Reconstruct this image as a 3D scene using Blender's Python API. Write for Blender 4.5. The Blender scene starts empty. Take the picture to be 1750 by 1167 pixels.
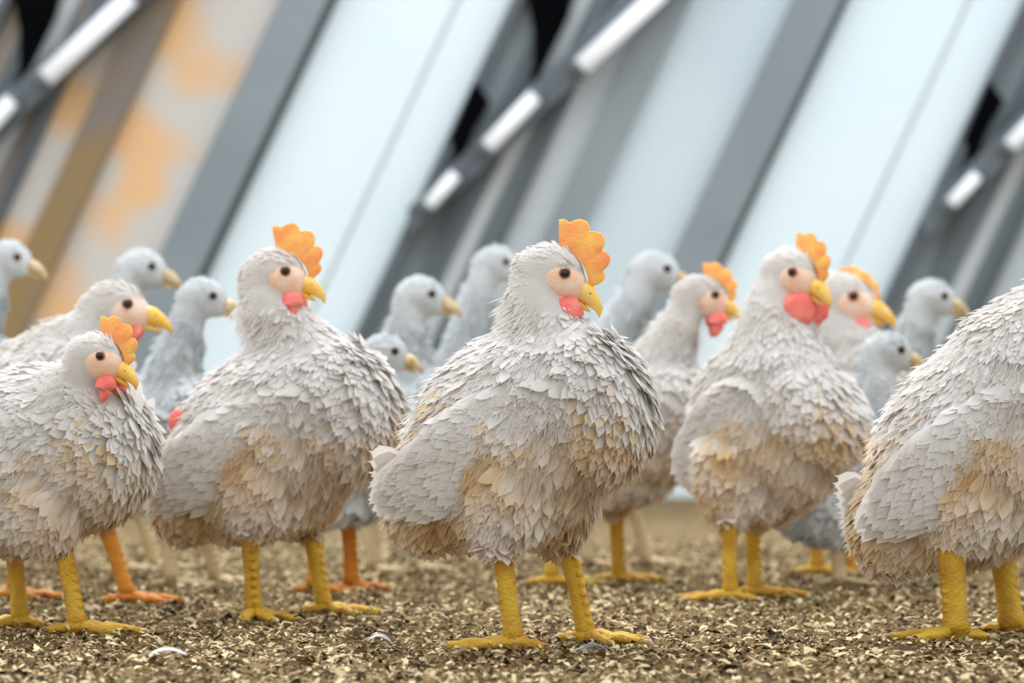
import bpy, bmesh, math, random
import numpy as np
from mathutils import Vector, Matrix

# ------------------------------------------------------------------ camera, world, light, exposure
SC = bpy.context.scene
COL = SC.collection
F = 100.0 / 36.0 * 1750.0          # focal length in pixels of the 1750 px wide frame
CAM_H, HORIZON = 0.24, 702.0

cam_d = bpy.data.cameras.new('camera')
cam_d.lens = 100; cam_d.sensor_width = 36; cam_d.sensor_fit = 'HORIZONTAL'
cam_d.shift_y = (HORIZON - 583.5) / 1750.0
cam_d.clip_start = 0.05; cam_d.clip_end = 200
cam_d.dof.use_dof = True; cam_d.dof.focus_distance = 2.88; cam_d.dof.aperture_fstop = 5.0
cam = bpy.data.objects.new('camera', cam_d); COL.objects.link(cam)
cam.location = (0, 0, CAM_H); cam.rotation_euler = (math.pi / 2, 0, 0)
SC.camera = cam

w = bpy.data.worlds.new('sky'); SC.world = w; w.use_nodes = True
wn = w.node_tree.nodes; wl = w.node_tree.links
bg = wn['Background']
tc = wn.new('ShaderNodeTexCoord'); sep = wn.new('ShaderNodeSeparateXYZ'); rmp = wn.new('ShaderNodeValToRGB')
wl.new(tc.outputs['Generated'], sep.inputs[0]); wl.new(sep.outputs['Z'], rmp.inputs[0])
rmp.color_ramp.elements[0].color = (0.80, 0.84, 0.88, 1)
rmp.color_ramp.elements[1].color = (0.92, 0.96, 1.0, 1); rmp.color_ramp.elements[1].position = 0.6
wl.new(rmp.outputs[0], bg.inputs['Color'])
bg.inputs['Strength'].default_value = 0.92

def sun(name, direction, energy, angle, color):
    l = bpy.data.lights.new(name, 'SUN'); l.energy = energy; l.angle = math.radians(angle); l.color = color
    o = bpy.data.objects.new(name, l); COL.objects.link(o)
    o.rotation_euler = Vector(direction).to_track_quat('-Z', 'Y').to_euler(); o.location = (0, 0, 4)
    return o
sun('sun', (0.35, -0.75, -1.0), 1.9, 30, (1.0, 0.97, 0.93))
# added area light for soft light from above on the flock, no real fixture
al = bpy.data.lights.new('overhead_fill', 'AREA'); al.shape = 'RECTANGLE'; al.size = 5; al.size_y = 3; al.energy = 55; al.color = (0.94, 0.97, 1.0)
ao = bpy.data.objects.new('overhead_fill', al); COL.objects.link(ao); ao.location = (0, 3.6, 3.2)

SC.view_settings.view_transform = 'Standard'; SC.view_settings.look = 'None'
SC.view_settings.gamma = 1; SC.view_settings.use_curve_mapping = False
SC.view_settings.exposure = 0.45

def at(px, py, Y):
    return Vector(((px - 875.0) * Y / F, Y, CAM_H + (HORIZON - py) * Y / F))

# ------------------------------------------------------------------ materials
def lin(c):
    return tuple(((v / 255.0) / 12.92 if v / 255.0 <= 0.04045 else ((v / 255.0 + 0.055) / 1.055) ** 2.4) for v in c)

def mat(name, c1, c2=None, scale=20.0, rough=0.7, sss=0.0, lo=0.35, hi=0.65, bump=0.0, bump_scale=None, spec=0.3, transl=0.0, detail=4):
    m = bpy.data.materials.new(name); m.use_nodes = True
    nt = m.node_tree; N = nt.nodes; L = nt.links; b = N['Principled BSDF']
    b.inputs['Roughness'].default_value = rough
    b.inputs['Specular IOR Level'].default_value = spec
    tc = N.new('ShaderNodeTexCoord')
    nz = N.new('ShaderNodeTexNoise'); nz.inputs['Scale'].default_value = scale; nz.inputs['Detail'].default_value = detail
    L.new(tc.outputs['Object'], nz.inputs['Vector'])
    r = N.new('ShaderNodeValToRGB'); r.color_ramp.elements[0].position = lo; r.color_ramp.elements[1].position = hi
    r.color_ramp.elements[0].color = (*lin(c1), 1); r.color_ramp.elements[1].color = (*lin(c2 or c1), 1)
    L.new(nz.outputs['Fac'], r.inputs[0]); L.new(r.outputs[0], b.inputs['Base Color'])
    if sss:
        b.inputs['Subsurface Weight'].default_value = sss; b.inputs['Subsurface Radius'].default_value = (1, 0.4, 0.2)
        b.inputs['Subsurface Scale'].default_value = 0.008
    if bump:
        n2 = N.new('ShaderNodeTexNoise'); n2.inputs['Scale'].default_value = bump_scale or scale * 3; n2.inputs['Detail'].default_value = 3
        L.new(tc.outputs['Object'], n2.inputs['Vector'])
        bp = N.new('ShaderNodeBump'); bp.inputs['Strength'].default_value = bump; bp.inputs['Distance'].default_value = 0.004
        L.new(n2.outputs['Fac'], bp.inputs['Height']); L.new(bp.outputs[0], b.inputs['Normal'])
    if transl:
        out = N['Material Output']; tr = N.new('ShaderNodeBsdfTranslucent'); mx = N.new('ShaderNodeMixShader')
        L.new(r.outputs[0], tr.inputs['Color']); mx.inputs[0].default_value = transl
        L.new(b.outputs[0], mx.inputs[1]); L.new(tr.outputs[0], mx.inputs[2]); L.new(mx.outputs[0], out.inputs['Surface'])
    return m

M = {}
M['plumage'] = mat('white_plumage', (238, 235, 231), (222, 215, 208), 14, 0.85, spec=0.1, transl=0.32, lo=0.42, hi=0.72)
M['plumage_buff'] = mat('buff_dirt_and_bounce_plumage', (240, 232, 222), (224, 196, 154), 11, 0.85, spec=0.1, transl=0.3, lo=0.36, hi=0.62)  # dirt mottling plus warm bounce from the litter, painted into the colour
M['plumage_grey'] = mat('pale_grey_plumage', (226, 229, 230), (204, 209, 211), 16, 0.85, spec=0.1, transl=0.2)
M['comb'] = mat('orange_comb', (255, 196, 100), (250, 158, 96), 60, 0.5, sss=0.4, bump=0.4, bump_scale=400)
M['wattle'] = mat('pink_red_wattle', (252, 146, 134), (246, 118, 108), 70, 0.5, sss=0.3, bump=0.4, bump_scale=400)
M['face'] = mat('peach_face_skin', (248, 222, 204), (248, 200, 168), 70, 0.6, sss=0.3, bump=0.5, bump_scale=500)
M['beak'] = mat('yellow_beak', (250, 190, 70), (240, 205, 120), 60, 0.35)
M['eye_iris'] = mat('orange_iris', (190, 110, 40), (150, 80, 30), 300, 0.1, spec=0.5)
M['eye_pupil'] = mat('black_pupil', (8, 8, 8), (12, 10, 10), 50, 0.05, spec=0.6)
M['leg'] = mat('yellow_leg', (222, 180, 56), (196, 142, 44), 45, 0.5, bump=0.6, bump_scale=300)
M['leg_orange'] = mat('orange_leg', (222, 150, 50), (206, 120, 40), 45, 0.5, bump=0.6, bump_scale=300)
M['leg_pale'] = mat('pale_tan_leg', (222, 200, 160), (205, 178, 135), 45, 0.6, bump=0.6, bump_scale=300)
M['claw'] = mat('horn_claw', (225, 205, 165), (190, 160, 110), 80, 0.4)
M['nostril'] = mat('dark_nostril', (90, 60, 40), (70, 40, 30), 80, 0.6)

# ------------------------------------------------------------------ mesh helpers
class MB:
    def __init__(s): s.v = []; s.f = []; s.m = []
    def add(s, V, Fc, mi=0):
        o = len(s.v); s.v.extend([tuple(p) for p in V]); s.f.extend([tuple(i + o for i in f) for f in Fc]); s.m.extend([mi] * len(Fc))
    def tube(s, pts, rad, n=10, mi=0, flat=1.0, caps=True):
        pts = [Vector(p) for p in pts]; V = []; Fc = []
        up = Vector((0, 0, 1))
        for i, p in enumerate(pts):
            t = (pts[min(i + 1, len(pts) - 1)] - pts[max(i - 1, 0)]).normalized()
            a = t.cross(up)
            if a.length < 0.15: a = t.cross(Vector((0, 1, 0)))
            a.normalize(); b = a.cross(t).normalized()
            for k in range(n):
                th = 2 * math.pi * k / n
                V.append(p + a * math.cos(th) * rad[i] + b * math.sin(th) * rad[i] * flat)
        for i in range(len(pts) - 1):
            for k in range(n):
                Fc.append((i * n + k, i * n + (k + 1) % n, (i + 1) * n + (k + 1) % n, (i + 1) * n + k))
        if caps:
            Fc.append(tuple(range(n))[::-1]); Fc.append(tuple((len(pts) - 1) * n + k for k in range(n)))
        s.add(V, Fc, mi)
    def ellipsoid(s, Mx, mi=0, nu=16, nv=10, faces_mat=None):
        V = []; Fc = []
        V.append(Mx @ Vector((0, 0, 1)))
        for j in range(1, nv):
            ph = math.pi * j / nv
            for k in range(nu):
                th = 2 * math.pi * k / nu
                V.append(Mx @ Vector((math.sin(ph) * math.cos(th), math.sin(ph) * math.sin(th), math.cos(ph))))
        V.append(Mx @ Vector((0, 0, -1)))
        for k in range(nu): Fc.append((0, 1 + k, 1 + (k + 1) % nu))
        for j in range(nv - 2):
            for k in range(nu):
                a = 1 + j * nu + k; b = 1 + j * nu + (k + 1) % nu
                Fc.append((a, a + nu, b + nu, b))
        last = len(V) - 1
        for k in range(nu): Fc.append((last, 1 + (nv - 2) * nu + (k + 1) % nu, 1 + (nv - 2) * nu + k))
        o = len(s.v); s.add(V, Fc, mi)
    def box(s, x0, x1, y0, y1, z0, z1, mi=0):
        V = [(x, y, z) for x in (x0, x1) for y in (y0, y1) for z in (z0, z1)]
        s.add(V, [(0, 1, 3, 2), (4, 6, 7, 5), (0, 4, 5, 1), (2, 3, 7, 6), (0, 2, 6, 4), (1, 5, 7, 3)], mi)
    def build(s, name, mats, parent=None, smooth=True, loc=None):
        me = bpy.data.meshes.new(name); me.from_pydata([tuple(v) for v in s.v], [], s.f); me.validate()
        if not isinstance(mats, (list, tuple)): mats = [mats]
        for m in mats: me.materials.append(m)
        if len(me.polygons) == len(s.m): me.polygons.foreach_set('material_index', s.m)
        me.polygons.foreach_set('use_smooth', [smooth] * len(me.polygons)); me.update()
        o = bpy.data.objects.new(name, me); COL.objects.link(o)
        if parent is not None: o.parent = parent
        if loc is not None: o.location = loc
        return o

def trs(c, R, s): return Matrix.Translation(Vector(c)) @ R.to_4x4() @ Matrix.Diagonal((*s, 1))
def Rz(d): return Matrix.Rotation(math.radians(d), 3, 'Z')
def Ry(d): return Matrix.Rotation(math.radians(d), 3, 'Y')
def Rx(d): return Matrix.Rotation(math.radians(d), 3, 'X')

def union(mb, voxel, smooth_it=8):
    me = bpy.data.meshes.new('tmp'); me.from_pydata(mb.v, [], mb.f)
    o = bpy.data.objects.new('tmp', me); COL.objects.link(o)
    r = o.modifiers.new('r', 'REMESH'); r.mode = 'VOXEL'; r.voxel_size = voxel
    sm = o.modifiers.new('s', 'SMOOTH'); sm.factor = 0.5; sm.iterations = smooth_it
    dg = bpy.context.evaluated_depsgraph_get(); dg.update()
    out = bpy.data.meshes.new_from_object(o.evaluated_get(dg))
    bpy.data.objects.remove(o); bpy.data.meshes.remove(me)
    nv = len(out.vertices); V = np.empty(nv * 3); out.vertices.foreach_get('co', V); V = V.reshape(-1, 3)
    Fc = [tuple(p.vertices) for p in out.polygons]
    bpy.data.meshes.remove(out)
    return V, Fc

def sample_surface(V, Fc, n, rng):
    T = []
    for f in Fc:
        for k in range(1, len(f) - 1): T.append((f[0], f[k], f[k + 1]))
    T = np.array(T); A = V[T[:, 0]]; B = V[T[:, 1]]; C = V[T[:, 2]]
    nrm = np.cross(B - A, C - A); area = np.linalg.norm(nrm, axis=1) + 1e-12
    idx = rng.choice(len(T), n, p=area / area.sum())
    u = rng.random(n); v = rng.random(n); fl = u + v > 1; u[fl] = 1 - u[fl]; v[fl] = 1 - v[fl]
    P = A[idx] + (B[idx] - A[idx]) * u[:, None] + (C[idx] - A[idx]) * v[:, None]
    return P, nrm[idx] / area[idx][:, None]

def unit(a): return a / (np.linalg.norm(a, axis=-1, keepdims=True) + 1e-12)

def feathers(P, Nn, D, length, width, lift, rng, jitter=0.24):
    """curved, round-tipped vanes with a notch and ragged edge, lying along D on the surface"""
    n = len(P)
    D = D + rng.normal(0, jitter, (n, 3))
    D = unit(D - Nn * np.sum(D * Nn, axis=1, keepdims=True)); S = np.cross(Nn, D)
    prof = [(0.0, 0.35), (0.35, 0.9), (0.7, 1.0), (0.9, 0.62), (1.0, 0.12)]
    V = np.empty((n, 15, 3))
    for i, (t, wd) in enumerate(prof):
        up = lift * (t ** 1.6) + length * (0.075 * t - 0.03)
        rag = 1 + rng.normal(0, 0.12, (n, 3)); 
        base = P + D * (length * t)[:, None] + Nn * up[:, None]
        V[:, i * 3 + 0] = base - S * (width * wd * rag[:, 0])[:, None] - Nn * (width * 0.14 * wd)[:, None] - D * (width * 0.35 * rag[:, 2])[:, None]
        V[:, i * 3 + 1] = base
        V[:, i * 3 + 2] = base + S * (width * wd * rag[:, 1])[:, None] - Nn * (width * 0.14 * wd)[:, None] - D * (width * 0.35 * rag[:, 0])[:, None]
    Fc = []
    loc = []
    for i in range(4):
        a = i * 3; loc += [(a, a + 1, a + 4, a + 3), (a + 1, a + 2, a + 5, a + 4)]
    loc = np.array(loc)
    Fc = (np.arange(n)[:, None, None] * 15 + loc[None]).reshape(-1, 4)
    return V.reshape(-1, 3), [tuple(int(x) for x in f) for f in Fc]

# ------------------------------------------------------------------ a hen
def hen(label, Y, body, size, pitch, head, hpitch, feet, yaw=0, hyaw=0, hs=1.0, comb=1.0, name='hen', group=None,
        plum='plumage', leg='leg', seed=1, dense=1.0, wattle=1.0, head_dy=0.0, face=True, neck_r=1.0, tail=1.0, cat='hen',
        foot_yaw=(5, -20), leg_gap=0.045, wing=True, skin_patch=None, pale_head=False, shank_r=1.0, comb_tilt=0, folded=False):
    """body, head: where the bird's trunk and head sit (picture coordinates at distance Y); size: trunk half axes in m (length, width, height)"""
    rng = np.random.default_rng(seed); rnd = random.Random(seed)
    Bc = at(body[0], body[1], Y); Hc = at(head[0], head[1], Y + head_dy)
    origin = Vector((Bc.x, Y, 0.0))
    root = bpy.data.objects.new(name, None); COL.objects.link(root); root.location = origin
    root.empty_display_size = 0.1
    root['label'] = label; root['category'] = cat
    if group: root['group'] = group
    B = Bc - origin; H = Hc - origin
    Rt = Rz(yaw) @ Ry(-pitch); Rh = Rz(yaw + hyaw) @ Ry(hpitch)
    a, b, c = size
    side = Rz(yaw) @ Vector((0, 1, 0)); fw = Rz(yaw) @ Vector((1, 0, 0))
    mb = MB()
    mb.ellipsoid(trs(B, Rt, (a, b, c)))
    br = B + Rt @ Vector((a * 0.42, 0, -c * 0.12))
    mb.ellipsoid(trs(br, Rt, (a * 0.62, b * 0.92, c * 0.92)))
    rp = B + Rt @ Vector((-a * 0.72, 0, c * 0.15))
    mb.ellipsoid(trs(rp, Rt @ Ry(-10), (a * 0.5, b * 0.55, c * 0.5)))
    belly = B + Vector((0, 0, -c * 0.35)) - fw * a * 0.1
    mb.ellipsoid(trs(belly, Rz(yaw), (a * 0.7, b * 0.9, c * 0.75)))
    # neck
    n0 = B + Rt @ Vector((a * 0.42, 0, c * 0.22)); n3 = H - (Rh @ Vector((0.014, 0, 0.006))) * hs
    n1 = n0 + (Rt @ Vector((0.7, 0, 0.5))).normalized() * (n3 - n0).length * 0.30
    n2 = n3 + Vector((-0.1 * fw.x, 0, -1)).normalized() * (n3 - n0).length * 0.35
    neck = []
    for i in range(13):
        t = i / 12.0
        p = n0 * (1 - t) ** 3 + n1 * 3 * t * (1 - t) ** 2 + n2 * 3 * t * t * (1 - t) + n3 * t ** 3
        r = (c * 0.36 * (1 - t) ** 1.5 + 0.0180 * hs) * (neck_r if t < 0.8 else 1)
        neck.append((p, r)); mb.ellipsoid(trs(p, Matrix.Identity(3), (r, r * 0.92, r)), nu=12, nv=8)
    # head
    mb.ellipsoid(trs(H, Rh, (0.028 * hs, 0.0195 * hs, 0.0225 * hs)))
    mb.ellipsoid(trs(H + Rh @ Vector((0.012, 0, -0.005)) * hs, Rh, (0.020 * hs, 0.0145 * hs, 0.0145 * hs)))
    # thighs
    feet_w = []; hocks = []
    for i, (fx, fdy) in enumerate(feet):
        Yf = Y + fdy
        fp = Vector(((fx - 875.0) * Yf / F, Yf, 0.0)) - origin
        sgn = 1 if fdy > 0 else -1
        hk = Vector((fp.x * 0.8 + B.x * 0.2, fp.y, 0)) - fw * 0.012; hk.z = max(min(B.z - c * 0.92, 0.115), 0.055)
        hip = B + Vector((0, 0, -c * 0.45)) + side * sgn * b * 0.48 + fw * (fp.x * 0.35)
        for k in range(7):
            t = k / 6.0; p = hip.lerp(hk + Vector((0, 0, 0.006)), t); r = c * 0.52 * (1 - t) ** 0.8 + 0.0125 * (t ** 0.5)
            mb.ellipsoid(trs(p, Matrix.Identity(3), (r, r * 0.85, r)), nu=12, nv=8)
        feet_w.append(fp); hocks.append(hk)
    V, Fc = union(mb, 0.0050, 8)
    zmin_ok = V[:, 2]
    # plumage on the body: direction field from the nearest part
    nf = int(5200 * dense)
    P, Nn = sample_surface(V, Fc, nf, rng)
    NP = np.array([p for p, r in neck]); NR = np.array([r for p, r in neck])
    dn = np.linalg.norm(P[:, None] - NP[None], axis=2) - NR[None]
    k = dn.argmin(axis=1); dneck = dn.min(axis=1)
    tang = np.array([(neck[max(i - 1, 0)][0] - neck[min(i + 1, 12)][0]).normalized() for i in range(13)])
    back = np.array(Rt @ Vector((-1, 0, -0.22)))
    wN = np.clip(1 - dneck / 0.02, 0, 1)[:, None]
    low = np.clip((float(B.z) - c * 0.35 - P[:, 2]) / (c * 0.6), 0, 1)[:, None]
    torso_dir = back[None] * (1 - low * 0.6) + np.array([0, 0, -1.0])[None] * low * 0.9
    D = torso_dir * (1 - wN) + tang[k] * wN
    Hn = np.array(H); dh = np.linalg.norm(P - Hn, axis=1)
    headw = np.clip(1 - (dh - 0.028 * hs) / 0.03, 0, 1)
    hb = np.array(Rh @ Vector((-1, 0, -0.3))); D = D * (1 - headw[:, None]) + hb[None] * headw[:, None]
    length = (0.033 + 0.010 * rng.random(nf)) * (1 - 0.35 * wN[:, 0]) * (1 - 0.62 * headw)
    width = length * (0.19 - 0.04 * wN[:, 0]); lift = length * (0.01 + 0.05 * rng.random(nf) + 0.10 * low[:, 0])
    # bare parts of the head
    loc = (P - Hn) @ np.array(Rh.to_3x3())
    bare = (loc[:, 0] > -0.005 * hs) & (dh < 0.036 * hs) & (loc[:, 2] < 0.0125 * hs)
    if not face: bare = (loc[:, 0] > 0.016 * hs) & (dh < 0.036 * hs)
    kp = ~bare
    FV, FF = feathers(P[kp], Nn[kp], D[kp], length[kp], width[kp], lift[kp], rng)
    FV[:, 2] = np.maximum(FV[:, 2], 0.05)
    body_mb = MB(); body_mb.v = [tuple(x) for x in V]; body_mb.f = list(Fc); body_mb.m = [0] * len(Fc)
    body_mb.add(FV, FF, 0)
    mats = [M[plum]]
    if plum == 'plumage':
        mats.append(M['plumage_buff'])  # lower feathers get the painted ground bounce and dirt tint
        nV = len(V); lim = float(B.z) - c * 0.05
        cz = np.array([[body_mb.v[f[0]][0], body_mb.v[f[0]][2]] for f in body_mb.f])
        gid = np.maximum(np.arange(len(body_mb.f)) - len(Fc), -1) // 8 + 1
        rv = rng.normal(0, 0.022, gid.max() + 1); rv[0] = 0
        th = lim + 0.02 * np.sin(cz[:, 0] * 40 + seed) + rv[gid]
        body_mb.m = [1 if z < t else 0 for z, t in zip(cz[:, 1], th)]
    # loose down: fine slivers that stand off the surface and soften the outline
    nd = int(9000 * dense); P3, N3 = sample_surface(V, Fc, nd, rng)
    kk = np.linalg.norm(P3[:, None] - NP[None], axis=2).argmin(axis=1)
    ok3 = (np.linalg.norm(P3 - Hn, axis=1) > 0.040 * hs); P3 = P3[ok3]; N3 = N3[ok3]
    D3 = unit(back[None] * 0.9 + N3 * 0.45 + np.array([[0, 0, -0.3]]) + rng.normal(0, 0.25, P3.shape))
    S3 = unit(np.cross(D3, N3)); l3 = (0.010 + 0.014 * rng.random(len(P3)))[:, None]; w3 = 0.0007
    A3 = P3 + N3 * 0.001
    dv = np.stack([A3 - S3 * w3, A3 + S3 * w3, A3 + D3 * l3 * 0.6 + S3 * w3 * 0.8 + N3 * l3 * 0.1, A3 + D3 * l3 + N3 * l3 * 0.05], 1)
    dv[:, :, 2] = np.maximum(dv[:, :, 2], 0.05)
    df = [tuple(int(x) for x in f) for f in (np.arange(len(P3))[:, None] * 4 + np.array([[0, 1, 2, 3]]))]
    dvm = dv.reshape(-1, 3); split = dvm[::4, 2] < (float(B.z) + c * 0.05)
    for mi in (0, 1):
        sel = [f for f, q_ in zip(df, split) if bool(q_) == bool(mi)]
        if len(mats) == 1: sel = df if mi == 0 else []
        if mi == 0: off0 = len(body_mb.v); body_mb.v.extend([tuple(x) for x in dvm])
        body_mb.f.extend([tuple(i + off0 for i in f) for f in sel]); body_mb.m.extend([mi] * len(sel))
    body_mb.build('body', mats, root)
    # folded wings
    if wing:
        for sgn in (-1, 1):
            wm = MB(); Rw = Rt @ Ry(14)
            wc = B + Rt @ Vector((-a * 0.12, sgn * b * 0.80, c * 0.06))
            Rw2 = Rw @ Rx(-10 * sgn)
            wm.ellipsoid(trs(wc, Rw2, (a * 0.70, b * 0.15, c * 0.48)), nu=24, nv=14)
            WV = np.array([tuple(v) for v in wm.v])
            P2, N2 = sample_surface(WV, wm.f, int(900 * dense), rng)
            s3 = np.array(Rw2 @ Vector((0, sgn, 0)))
            ok = (N2 @ s3) > -0.1; P2 = P2[ok]; N2 = N2[ok]
            N2 = unit(N2 + s3[None] * 0.4)
            lx = (P2 - np.array(wc)) @ np.array(Rw2)
            tail_ = np.clip((0.2 * a - lx[:, 0]) / a, 0, 1)
            d2 = np.tile(np.array(Rw2 @ Vector((-1, 0, -0.12))), (len(P2), 1))
            ln = 0.030 + 0.040 * tail_; 
            fv, ff = feathers(P2, N2, d2, ln, 0.0065 + 0.002 * tail_, ln * 0.045, rng, 0.07)
            wm.add(fv, ff, 0)
            wm.build('wing', M[plum], root)
    # tail: fan of long feathers
    tm = MB()
    nt_ = 16
    tp = B + Rt @ Vector((-a * 0.92, 0, c * 0.30)); Rq = Rz(yaw) @ Ry(-(pitch - 28))
    for i in range(nt_):
        s = (i / (nt_ - 1) - 0.5) * 2
        alt = 1 if i % 2 else -1; Rf = Rq @ Rz(180 + alt * (12 - 9 * s)) @ Ry(-(12 + s * 26))
        d = np.array(Rf @ Vector((1, 0, 0)))[None]; nn = unit(np.array(Rq @ Vector((0, alt, 0.25)))[None])
        p0 = np.array(tp + Rq @ Vector((0, alt * 0.006, s * c * 0.22)))[None]
        fv, ff = feathers(p0, nn, d, np.array([0.048 * tail]), np.array([0.0125]), np.array([-0.01]), rng, 0.03)
        tm.add(fv, ff, 0)
    tm.build('tail', M[plum], root)
    # legs, each with its foot
    for i, (fp, hk) in enumerate(zip(feet_w, hocks)):
        claws = []; lm = MB(); fy = yaw + foot_yaw[i]
        R = Rz(fy); ank = fp + R @ Vector((-0.004, 0, 0.010)); q = shank_r * (1.3 if name == 'hen' else 1.35); tl = 1.22 if name == 'hen' else 1.0
        sh = [hk + Vector((0, 0, 0.014)), hk, hk.lerp(ank, 0.25), hk.lerp(ank, 0.6), hk.lerp(ank, 0.88), ank]
        lm.tube(sh, [0.0095 * q, 0.0102 * q, 0.0078 * q, 0.0068 * q, 0.0075 * q, 0.0088 * q], 12)
        for sc_ in range(9):      # scutes down the front of the shank
            t = 0.12 + sc_ * 0.095; p = hk.lerp(ank, t)
            lm.ellipsoid(trs(p + R @ Vector((0.0042 * q, 0, 0)), Matrix.Identity(3), (0.0042 * q, 0.0062 * q, 0.0052)), nu=8, nv=5)
        lm.ellipsoid(trs(ank, R, (0.012 * tl, 0.010 * tl, 0.009)), nu=12, nv=8)
        for ang, L in ((0, 0.052), (36, 0.044), (-36, 0.044), (172, 0.024)):
            Rt2 = R @ Rz(ang); pts = []; rr = []; L = L * tl
            for j, (t, z) in enumerate(((0, 0.009), (0.22, 0.0105), (0.42, 0.0075), (0.62, 0.0085), (0.82, 0.0062), (1.0, 0.0055))):
                pts.append(ank * Vector((1, 1, 0)) if False else Vector((ank.x, ank.y, 0)) + Rt2 @ Vector((0.004 + L * t, 0, z)))
                rr.append(tl * (0.0062 if j % 2 == 0 else 0.0068) * (1 - 0.38 * t))
            lm.tube(pts, rr, 8, 0, 0.85)
            tip = pts[-1]; dirv = Rt2 @ Vector((1, 0, 0))
            cl = MB(); claws.append(cl); cl.tube([tip - dirv * 0.002, tip + dirv * 0.006 + Vector((0, 0, 0.001)), tip + dirv * 0.012 + Vector((0, 0, -0.0035))], [0.0034, 0.0024, 0.0005], 6, 0)
        lo = lm.build('leg', [M[leg]], root)
        for cl in claws: cl.build('claw', M['claw'], lo)
    # head furniture, in head space
    def HP(x, y, z): return H + Rh @ (Vector((x, y, z)) * hs)
    if face:
        fm = MB()
        fm.ellipsoid(trs(HP(0.0075, 0, -0.0025), Rh, Vector((0.0228, 0.0202, 0.0185)) * hs), nu=24, nv=16)
        fm.build('face_skin', M['face'], root)
    bm_ = MB(); bx = 0.028
    up = [HP(bx - 0.004, 0, -0.001), HP(bx + 0.004, 0, 0.0), HP(bx + 0.011, 0, -0.002), HP(bx + 0.019, 0, -0.0055), HP(bx + 0.022, 0, -0.0105)]
    bm_.tube(up, [0.0102 * hs, 0.0088 * hs, 0.0066 * hs, 0.0036 * hs, 0.0006], 12, 0, 0.9)
    lo_ = [HP(bx - 0.005, 0, -0.010), HP(bx + 0.004, 0, -0.0098), HP(bx + 0.011, 0, -0.0105), HP(bx + 0.014, 0, -0.011)]
    bm_.tube(lo_, [0.0068 * hs, 0.0052 * hs, 0.003 * hs, 0.0006], 10, 0, 0.55)
    for sgn in (-1, 1):
        bm_.ellipsoid(trs(HP(bx + 0.0055, sgn * 0.0068, 0.0015), Rh, Vector((0.0022, 0.001, 0.0011)) * hs), 1, 8, 6)
    bm_.build('beak', [M['beak'] if not pale_head else M['claw'], M['nostril']], root)
    for sgn in (-1, 1):
        em = MB(); ec = HP(0.010, sgn * (0.0192 if face else 0.0168), 0.0050); er = 0.0048 * hs
        Re = Rh @ Rz(sgn * 82) 
        em.ellipsoid(trs(ec, Re, (er * 0.75, er, er)), 0, 16, 12)
        eo = em.build('eye', [M['eye_iris']], root); em = MB()
        em.ellipsoid(trs(ec + Re @ Vector((er * 0.42, 0, 0)), Re, (er * 0.42, er * (0.78 if not pale_head else 0.92), er * (0.78 if not pale_head else 0.92))), 0, 16, 10)
        em.build('pupil', M['eye_pupil'], eo)
    if comb > 0:
        cm = MB(); nu_, nv_ = 44, 7; V1 = []; Fq = []
        for sd in (-1, 1):
            for i in range(nu_ + 1):
                t = i / nu_; ang = math.radians(112 - 106 * t)      # from the back of the crown to the beak's root
                cx = 0.004 + 0.0265 * math.cos(ang); cz = -0.001 + 0.0215 * math.sin(ang)
                nx, nz = math.cos(ang), math.sin(ang)
                ser = 0.66 + 0.30 * abs(math.sin(math.pi * (t * 5 + 0.5))) ** 0.7 + 0.55 * (1 - t)
                hgt = comb * 0.0185 * (math.sin(math.pi * min(1, t * 0.86 + 0.14)) ** 0.6 + 0.04) * ser
                for j in range(nv_ + 1):
                    v = j / nv_; th = 0.0042 * (1 - v ** 2.2) * (0.5 + 0.5 * math.sin(math.pi * min(max(t, 0.06), 0.94)))
                    V1.append(HP(cx + nx * hgt * v - 0.004 * v * comb, sd * th + comb_tilt * v * v * 0.012, cz + nz * hgt * v))
        W_ = nv_ + 1; off = (nu_ + 1) * W_
        for sd in (0, 1):
            for i in range(nu_):
                for j in range(nv_):
                    q = (sd * off + i * W_ + j, sd * off + (i + 1) * W_ + j, sd * off + (i + 1) * W_ + j + 1, sd * off + i * W_ + j + 1)
                    Fq.append(q if sd else q[::-1])
        cm.add(V1, Fq); cm.build('comb', M['comb'], root)
    if wattle > 0:
        for sgn in (-1, 1):
            wm = MB(); b0 = HP(0.021, sgn * 0.0125, -0.0115)
            Lw = 0.026 * wattle * hs; pts = []; rr = []
            for j in range(8):
                t = j / 7; pts.append(b0 + Vector((0.002 * math.sin(t * 3), sgn * 0.003 * t, -Lw * t)) - (Rh @ Vector((0.004, 0, 0))) * t); rr.append(max(0.0012, 0.0105 * wattle * hs * math.sin(math.pi * (0.22 + 0.72 * t)) ** 0.8))
            wm.tube(pts, rr, 12, 0, 0.6); wm.build('wattle', M['wattle'], root)
        if False:
            for sgn in (-1, 1):
                lb = MB(); lb.ellipsoid(trs(HP(-0.004, sgn * 0.0185, -0.010), Rh, Vector((0.0055, 0.0028, 0.0075)) * hs), 0, 12, 8)
                lb.build('earlobe', M['face'], root)
    if skin_patch:
        sp = MB(); c0 = at(skin_patch[0], skin_patch[1], Y) - origin
        Vd = np.linalg.norm(V[:, [0, 2]] - np.array([[c0.x, c0.z]]), axis=1) + np.where(V[:, 1] > 0, 1, 0)
        q0 = Vector(V[Vd.argmin()])
        sp.ellipsoid(trs(q0 + Vector((-0.005, -0.006, 0)), Rz(-25), (0.012, 0.009, 0.0155)), 0, 14, 10)
        o = sp.build('bare_skin_patch', M['wattle'], root); o['label'] = 'pink bare skin patch'
    return root

BIG = (0.128, 0.080, 0.092)
PUL = (0.085, 0.055, 0.062)

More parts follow.
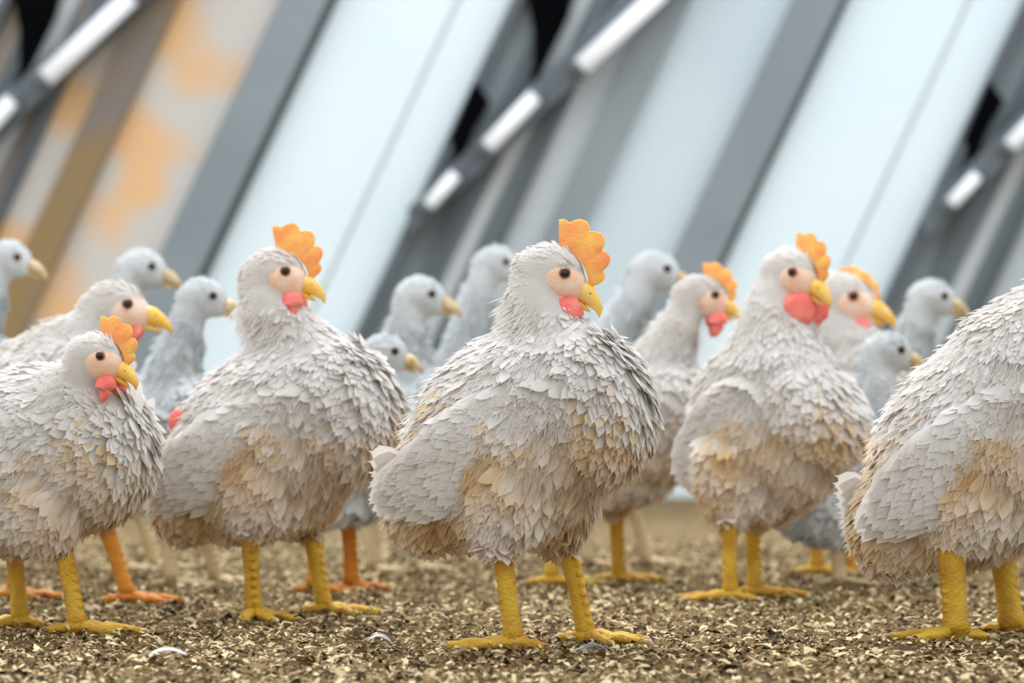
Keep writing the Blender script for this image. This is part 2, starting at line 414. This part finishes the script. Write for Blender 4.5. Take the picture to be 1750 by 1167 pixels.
# ------------------------------------------------------------------ the wall behind and the ground
WY = 7.9; WS = F / WY; LEAN = 0.47
def wx(u, y): return (u - LEAN * y - 875.0) / WS
def wz(y): return CAM_H + (HORIZON - y) / WS
Y_TOP, Y_BOT = -420.0, HORIZON + CAM_H * WS       # picture rows of the wall's top and foot
P_pan = mat('white_translucent_panel', (244, 252, 255), (238, 249, 255), 1.5, 0.5, transl=0.6)
P_mid = mat('pale_blue_grey_panel', (236, 245, 249), (229, 240, 246), 1.2, 0.5, transl=0.4)
P_lgt = mat('light_grey_panel', (232, 238, 242), (226, 233, 238), 1.2, 0.5, transl=0.3)
P_grey = mat('grey_metal_panel', (150, 161, 166), (138, 149, 155), 1.5, 0.45)
P_post = mat('grey_painted_post', (156, 166, 172), (144, 155, 162), 2.5, 0.5)
P_dark = mat('dark_grey_rib', (106, 115, 122), (94, 103, 110), 3, 0.5)
P_warm = mat('beige_panel_with_rust_stains', (226, 222, 216), (250, 206, 156), 3.4, 0.55, lo=0.47, hi=0.62, detail=1)
P_wpost = mat('brown_grey_post', (140, 132, 126), (160, 134, 92), 2.2, 0.6, lo=0.45, hi=0.6)
P_wgrey = mat('beige_grey_panel', (178, 168, 154), (150, 142, 132), 2.4, 0.55)
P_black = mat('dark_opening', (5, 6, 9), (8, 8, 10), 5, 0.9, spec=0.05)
P_rail = mat('dark_steel_rail', (116, 125, 132), (100, 108, 116), 4, 0.45)

cnt = {'wall': 0, 'trim': 0, 'window': 0}
def leaning(u0, u1, ya, yb, y_top, y_bot, m, kindname, sub=0.0):
    """a leaning strip of the wall between slanted lines u0 and u1, ya..yb in depth"""
    mb = MB(); xs0t, xs1t, xs0b, xs1b = wx(u0, y_top), wx(u1, y_top), wx(u0, y_bot), wx(u1, y_bot)
    zt, zb = wz(y_top), wz(y_bot); V = []
    for y in (ya, yb): V += [(xs0b, y, zb), (xs1b, y, zb), (xs1t, y, zt), (xs0t, y, zt)]
    mb.add(V, [(0, 1, 2, 3), (7, 6, 5, 4), (0, 4, 5, 1), (1, 5, 6, 2), (2, 6, 7, 3), (3, 7, 4, 0)])
    cnt[kindname] += 1
    nm = 'wall_back' if kindname == 'wall' else '%s_%d' % (kindname, cnt[kindname])
    o = mb.build(nm, m, smooth=False); o['kind'] = 'structure'
    return o

def bay(s, warm=False):
    pl = P_wgrey if warm else P_grey
    leaning(s, s + 172, WY, WY + 0.03, Y_TOP, Y_BOT, pl, 'wall')
    leaning(s + 172, s + 240, WY, WY + 0.03, Y_TOP, Y_BOT, P_warm if warm else P_lgt, 'wall')
    leaning(s + 300, s + 476, WY, WY + 0.03, Y_TOP, Y_BOT, P_warm if warm else P_mid, 'wall')
    leaning(s + 568, s + 872, WY, WY + 0.03, Y_TOP, Y_BOT, P_pan, 'wall')
    post = P_wpost if warm else P_post
    leaning(s + 238, s + 302, WY - 0.05, WY + 0.03, Y_TOP, Y_BOT, post, 'trim')
    leaning(s + 474, s + 556, WY - 0.07, WY + 0.03, Y_TOP, Y_BOT, P_post, 'trim')
    leaning(s + 556, s + 570, WY - 0.03, WY + 0.03, Y_TOP, Y_BOT, P_dark, 'trim')
    leaning(s - 4, s + 16, WY - 0.05, WY + 0.03, Y_TOP, Y_BOT, P_dark, 'trim')
    leaning(s + 60, s + 84, WY - 0.03, WY + 0.02, Y_TOP, Y_BOT, P_dark, 'trim')
    leaning(s + 104, s + 132, WY - 0.03, WY + 0.02, Y_TOP, Y_BOT, P_lgt, 'trim')
    leaning(s + 156, s + 176, WY - 0.04, WY + 0.02, Y_TOP, Y_BOT, P_dark, 'trim')
    # thin seam in the bright panel
    leaning(s + 772, s + 779, WY - 0.008, WY + 0.0, Y_TOP, Y_BOT, P_mid, 'trim')
    # dark vent openings above the rail
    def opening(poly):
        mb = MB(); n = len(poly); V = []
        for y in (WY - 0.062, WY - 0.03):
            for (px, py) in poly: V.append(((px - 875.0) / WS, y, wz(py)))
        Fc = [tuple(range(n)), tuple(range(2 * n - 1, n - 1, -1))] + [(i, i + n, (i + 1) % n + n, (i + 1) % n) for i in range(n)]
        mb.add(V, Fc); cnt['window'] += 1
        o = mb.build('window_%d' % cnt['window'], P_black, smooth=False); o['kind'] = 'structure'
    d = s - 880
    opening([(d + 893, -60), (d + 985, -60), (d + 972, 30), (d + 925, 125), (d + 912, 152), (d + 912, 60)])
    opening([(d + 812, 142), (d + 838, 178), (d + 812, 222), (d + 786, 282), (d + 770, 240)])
    # sloping rail that carries the tube lights
    mb = MB(); x0, y0, x1, y1 = d + 700, 385, d + 1240, -128
    V = []
    for y in (WY - 0.12, WY - 0.06):
        for (px, py) in ((x0, y0 - 24), (x0, y0 + 24), (x1, y1 + 42), (x1, y1 - 42)): V.append(((px - 875.0) / WS, y, wz(py)))
    mb.add(V, [(0, 1, 2, 3), (7, 6, 5, 4), (0, 4, 5, 1), (1, 5, 6, 2), (2, 6, 7, 3), (3, 7, 4, 0)])
    cnt['trim'] += 1; o = mb.build('trim_%d' % cnt['trim'], P_rail, smooth=False); o['kind'] = 'structure'

for s, wm in ((-1736, True), (-864, True), (8, True), (880, False), (1752, False), (2624, False)): bay(s, wm)

# tube lights on the rails
M['tube'] = bpy.data.materials.new('lit_tube'); M['tube'].use_nodes = True
tb = M['tube'].node_tree.nodes['Principled BSDF']; tb.inputs['Base Color'].default_value = (0.9, 0.93, 0.95, 1)
tb.inputs['Emission Color'].default_value = (0.86, 0.92, 1.0, 1); tb.inputs['Emission Strength'].default_value = 0.25; tb.inputs['Roughness'].default_value = 0.3
M['cap'] = mat('grey_lamp_cap', (120, 126, 132), (105, 112, 118), 20, 0.4)
def tube_light(pa, pb, r, label):
    A = Vector(((pa[0] - 875.0) / WS, WY - 0.16, wz(pa[1]))); Bv = Vector(((pb[0] - 875.0) / WS, WY - 0.16, wz(pb[1])))
    C0 = (A + Bv) / 2
    root = bpy.data.objects.new('tube_light', None); COL.objects.link(root); root.location = C0
    root['label'] = label; root['category'] = 'lamp'; root['group'] = 'tube lights on the slanting rails'
    A -= C0; Bv -= C0; d = (Bv - A).normalized()
    t = MB(); t.tube([A, A.lerp(Bv, 0.5), Bv], [r, r, r], 16); t.build('tube', M['tube'], root)
    for e, sg in ((A, -1), (Bv, 1)):
        c = MB(); c.tube([e - d * sg * 0.004, e + d * sg * 0.016], [r * 1.15, r * 1.15], 16); c.build('end_cap', M['cap'], root)
    h = MB(); Y0 = Vector((0, 0.026, 0)); h.tube([A + Y0, Bv + Y0], [r * 0.7, r * 0.7], 4); h.build('housing', M['cap'], root)
tube_light((988, 128), (1130, -4), 0.026, 'longest white tube light of the middle rail at the top edge')
tube_light((832, 262), (916, 172), 0.022, 'middle white tube light on the rail above the middle hen')
tube_light((733, 360), (783, 303), 0.018, 'shortest lowest white tube light on the middle rail')
tube_light((92, 146), (240, 6), 0.026, 'large white tube light at the top left beside the dark opening')
tube_light((-32, 262), (40, 178), 0.022, 'white tube light cut by the left edge of the photo')
tube_light((1706, 262), (1790, 172), 0.022, 'white tube light cut by the right edge of the photo')
tube_light((1608, 358), (1656, 305), 0.018, 'short white tube light on the right rail beside the bright panel')

# ground
gm = bpy.data.materials.new('litter_ground'); gm.use_nodes = True
N = gm.node_tree.nodes; L = gm.node_tree.links; b = N['Principled BSDF']; b.inputs['Roughness'].default_value = 0.95; b.inputs['Specular IOR Level'].default_value = 0.1
tcg = N.new('ShaderNodeTexCoord'); n1 = N.new('ShaderNodeTexNoise'); n1.inputs['Scale'].default_value = 60; n1.inputs['Detail'].default_value = 8; n1.inputs['Roughness'].default_value = 0.75
n2 = N.new('ShaderNodeTexNoise'); n2.inputs['Scale'].default_value = 7; n2.inputs['Detail'].default_value = 4
r1 = N.new('ShaderNodeValToRGB'); e = r1.color_ramp.elements
e[0].position = 0.34; e[0].color = (*lin((92, 74, 44)), 1); e[1].position = 0.66; e[1].color = (*lin((212, 192, 152)), 1)
x = e.new(0.5); x.color = (*lin((166, 144, 104)), 1)
mx = N.new('ShaderNodeMix'); mx.data_type = 'RGBA'; mx.blend_type = 'MULTIPLY'; mx.inputs[0].default_value = 0.5
r2 = N.new('ShaderNodeValToRGB'); r2.color_ramp.elements[0].position = 0.3; r2.color_ramp.elements[1].position = 0.7
r2.color_ramp.elements[0].color = (*lin((190, 170, 140)), 1); r2.color_ramp.elements[1].color = (1, 1, 1, 1)
L.new(tcg.outputs['Object'], n1.inputs[0]); L.new(tcg.outputs['Object'], n2.inputs[0]); L.new(n1.outputs[0], r1.inputs[0]); L.new(n2.outputs[0], r2.inputs[0])
L.new(r1.outputs[0], mx.inputs[6]); L.new(r2.outputs[0], mx.inputs[7]); L.new(mx.outputs[2], b.inputs['Base Color'])
bp = N.new('ShaderNodeBump'); bp.inputs['Strength'].default_value = 1.0; bp.inputs['Distance'].default_value = 0.01
L.new(n1.outputs[0], bp.inputs['Height']); L.new(bp.outputs[0], b.inputs['Normal'])
g = MB(); nx_, ny_ = 160, 160; V = []; Fq = []
rg = random.Random(3)
for j in range(ny_ + 1):
    for i in range(nx_ + 1):
        X = -6 + 12 * i / nx_; Yy = 0.3 + 11.7 * (j / ny_) ** 1.6
        V.append((X, Yy, -0.004 + 0.003 * math.sin(X * 9 + Yy * 4) * math.cos(Yy * 11) + rg.uniform(-0.002, 0.002)))
for j in range(ny_):
    for i in range(nx_): a_ = j * (nx_ + 1) + i; Fq.append((a_, a_ + 1, a_ + nx_ + 2, a_ + nx_ + 1))
g.add(V, Fq); o = g.build('floor', gm); o['kind'] = 'structure'

# wood shavings and straw bits lying on the floor
rng = np.random.default_rng(11)
def litter(name, label, n, y0, y1, lmin, lmax, ratio, mats, zr):
    """bent slivers, one mesh per kind of litter; nobody could count them"""
    Yv = y0 + (y1 - y0) * rng.random(n) ** 1.25; half = Yv * 0.20 + 0.55
    X = (rng.random(n) * 2 - 1) * half; ang = rng.random(n) * 2 * math.pi
    ln = lmin + (lmax - lmin) * rng.random(n) ** 2; wd = ln * ratio * (0.5 + rng.random(n))
    D = np.stack([np.cos(ang), np.sin(ang), rng.normal(0, 0.22, n)], 1); S = np.stack([-np.sin(ang), np.cos(ang), rng.normal(0, 0.35, n)], 1)
    C0 = np.stack([X, Yv, zr * rng.random(n) ** 2], 1)
    VV = np.empty((n, 6, 3)); bend = (rng.random(n) * 0.3 * ln)[:, None] * np.array([[0, 0, 1]])
    for i, (t, k) in enumerate(((-0.5, 0.6), (0.0, 1.0), (0.5, 0.5))):
        base = C0 + D * (ln * t)[:, None] + (bend if i == 1 else 0)
        VV[:, i * 2] = base - S * (wd * k * 0.5)[:, None]; VV[:, i * 2 + 1] = base + S * (wd * k * 0.5)[:, None]
    VV[:, :, 2] = np.maximum(VV[:, :, 2], -0.004)
    fc = (np.arange(n)[:, None, None] * 6 + np.array([[0, 1, 3, 2], [2, 3, 5, 4]])[None]).reshape(-1, 4)
    me = bpy.data.meshes.new(name); me.from_pydata(VV.reshape(-1, 3).tolist(), [], fc.tolist())
    for m in mats: me.materials.append(m)
    me.polygons.foreach_set('material_index', np.repeat(rng.integers(0, len(mats), n), 2).tolist())
    o = bpy.data.objects.new(name, me); COL.objects.link(o); o['kind'] = 'stuff'; o['label'] = label; o['category'] = 'litter'
S1 = mat('pale_shaving', (214, 196, 156), (176, 152, 110), 30, 0.9); S2 = mat('tan_shaving', (150, 124, 86), (118, 92, 58), 30, 0.9)
S3 = mat('dark_shaving', (80, 60, 30), (50, 36, 18), 30, 0.9); S4 = mat('straw_bit', (230, 214, 172), (204, 184, 134), 30, 0.8)
litter('wood_shavings', 'tan and dark wood shavings covering the floor around the feet', 105000, 2.3, 5.2, 0.004, 0.015, 0.38, [S1, S2, S2, S3, S3, S4], 0.010)

# ------------------------------------------------------------------ the flock
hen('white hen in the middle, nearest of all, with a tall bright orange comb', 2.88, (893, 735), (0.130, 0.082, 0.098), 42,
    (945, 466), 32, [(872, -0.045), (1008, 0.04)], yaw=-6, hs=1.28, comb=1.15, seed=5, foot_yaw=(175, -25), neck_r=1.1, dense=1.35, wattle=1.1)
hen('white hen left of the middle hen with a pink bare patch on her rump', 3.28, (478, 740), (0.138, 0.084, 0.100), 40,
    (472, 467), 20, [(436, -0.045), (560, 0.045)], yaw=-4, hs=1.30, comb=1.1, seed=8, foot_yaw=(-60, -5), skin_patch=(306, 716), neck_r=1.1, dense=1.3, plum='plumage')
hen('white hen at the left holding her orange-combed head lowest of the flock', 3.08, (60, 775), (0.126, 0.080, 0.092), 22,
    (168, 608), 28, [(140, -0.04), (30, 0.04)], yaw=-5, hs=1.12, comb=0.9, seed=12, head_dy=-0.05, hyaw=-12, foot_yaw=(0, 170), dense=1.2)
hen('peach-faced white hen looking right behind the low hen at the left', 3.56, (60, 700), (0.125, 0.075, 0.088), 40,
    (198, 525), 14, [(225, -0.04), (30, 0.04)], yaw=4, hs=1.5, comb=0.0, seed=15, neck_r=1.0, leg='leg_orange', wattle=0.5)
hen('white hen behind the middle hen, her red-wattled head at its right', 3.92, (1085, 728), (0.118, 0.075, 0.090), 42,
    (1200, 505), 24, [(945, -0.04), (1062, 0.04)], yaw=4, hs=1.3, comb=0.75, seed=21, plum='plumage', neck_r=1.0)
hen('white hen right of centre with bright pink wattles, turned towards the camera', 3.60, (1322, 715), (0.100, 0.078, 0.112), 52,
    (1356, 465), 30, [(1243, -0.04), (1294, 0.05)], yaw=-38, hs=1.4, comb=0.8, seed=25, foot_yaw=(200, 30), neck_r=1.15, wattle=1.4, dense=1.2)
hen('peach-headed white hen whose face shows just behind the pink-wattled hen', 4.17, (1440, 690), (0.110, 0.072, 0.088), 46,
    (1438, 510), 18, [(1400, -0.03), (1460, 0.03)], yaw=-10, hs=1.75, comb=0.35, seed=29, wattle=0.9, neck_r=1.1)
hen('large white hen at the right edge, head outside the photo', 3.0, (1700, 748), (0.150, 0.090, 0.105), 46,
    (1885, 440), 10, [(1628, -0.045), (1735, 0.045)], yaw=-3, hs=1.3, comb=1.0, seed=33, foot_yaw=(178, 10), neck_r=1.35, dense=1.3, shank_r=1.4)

def pullet(label, Y, head, body, feet, seed, hs=1.25, size=PUL, pitch=45, hp=20, legm='leg_pale', **k):
    return hen(label, Y, body, size, pitch, head, hp, feet, hs=hs, comb=0, wattle=0, face=False, plum='plumage_grey', leg=legm, seed=seed,
               dense=0.8, name='pullet', cat='young hen', group='pale combless young hens in the background', pale_head=True, **k)
pullet('combless pale grey young hen at the far left edge against the beige panel', 4.3, (18, 442), (-70, 640), [(-60, -.03), (-20, .03)], 41, hs=1.25)
pullet('combless grey young hen whose head rises just over the peach-faced hen', 4.25, (246, 458), (130, 690), [(215, -.03), (270, .03)], 42, hs=1.3)
pullet('combless grey young hen with long sloping neck left of the pink-patched hen', 3.88, (350, 508), (262, 745), [(300, -.03), (375, .03)], 43, hs=1.2, size=(.105, .06, .07))
pullet('combless grey young hen whose head stands against the dark ribs left of the middle hen', 4.2, (722, 505), (680, 700), [(640, -.03), (715, .03)], 44, hs=1.3)
pullet('small combless grey young hen with the lower head right of the pink-patched hen', 3.75, (660, 602), (618, 775), [(542, -.03), (606, .03)], 45, hs=1.1, size=(.09, .055, .072), legm='leg_orange')
pullet('combless grey young hen peeking out left of the middle hen\'s head', 4.5, (850, 450), (770, 690), [(790, -.03), (855, .03)], 46, hs=1.25)
pullet('combless grey young hen whose head stands between the middle hen and the red-wattled hen', 4.35, (1122, 462), (1010, 690), [(1010, -.03), (1110, .03)], 47, hs=1.35)
pullet('combless grey young hen with the higher head against the grey ribs at the right', 4.5, (1595, 508), (1540, 720), [(1500, -.03), (1570, .03)], 48, hs=1.3)
pullet('combless grey young hen stooping beside the large hen at the right edge', 3.90, (1520, 600), (1448, 812), [(1440, -.03), (1510, .03)], 49, hs=1.2, size=(.112, .062, .082), pitch=14)

# ------------------------------------------------------------------ loose feathers dropped on the shavings
M['feather_slate'] = mat('slate_grey_feather', (112, 118, 136), (84, 90, 110), 60, 0.7)
M['feather_pale'] = mat('pale_blue_feather', (206, 210, 222), (180, 184, 198), 60, 0.8)
def fallen_feather(px, py, L_, ang, m, label):
    Yg = F * CAM_H / (py - HORIZON); root = bpy.data.objects.new('fallen_feather', None); COL.objects.link(root)
    root.location = ((px - 875.0) * Yg / F, Yg, 0.008); root.rotation_euler = (0, 0, math.radians(ang)); root['label'] = label; root['category'] = 'feather'
    v = MB(); V = []; n = 12
    for i in range(n + 1):
        t = i / n; x = (t - 0.5) * L_; wd = L_ * 0.16 * math.sin(math.pi * min(1, 0.08 + t * 0.9)) ** 0.6; z = 0.006 * math.sin(math.pi * t) + 0.002
        V += [(x, -wd, z - 0.001), (x, 0, z + 0.0015), (x, wd, z - 0.001)]
    v.add(V, [(a, a + 1, a + 4, a + 3) for i in range(n) for a in (i * 3, i * 3 + 1)]); v.build('vane', m, root)
    q = MB(); q.tube([(-L_ * 0.75, 0, 0.001), (-L_ * 0.4, 0, 0.005), (0, 0, 0.0098), (L_ * 0.45, 0, 0.004)], [0.0009, 0.0009, 0.0007, 0.0003], 6); q.build('quill', M['claw'], root)
fallen_feather(1012, 1129, 0.030, 24, M['feather_slate'], 'small slate grey feather on the shavings under the middle hen')
fallen_feather(286, 1137, 0.036, 8, M['feather_pale'], 'pale bluish feather lying on the shavings at the lower left')
fallen_feather(648, 1112, 0.024, -12, M['feather_pale'], 'small pale feather on the shavings left of the middle hen')
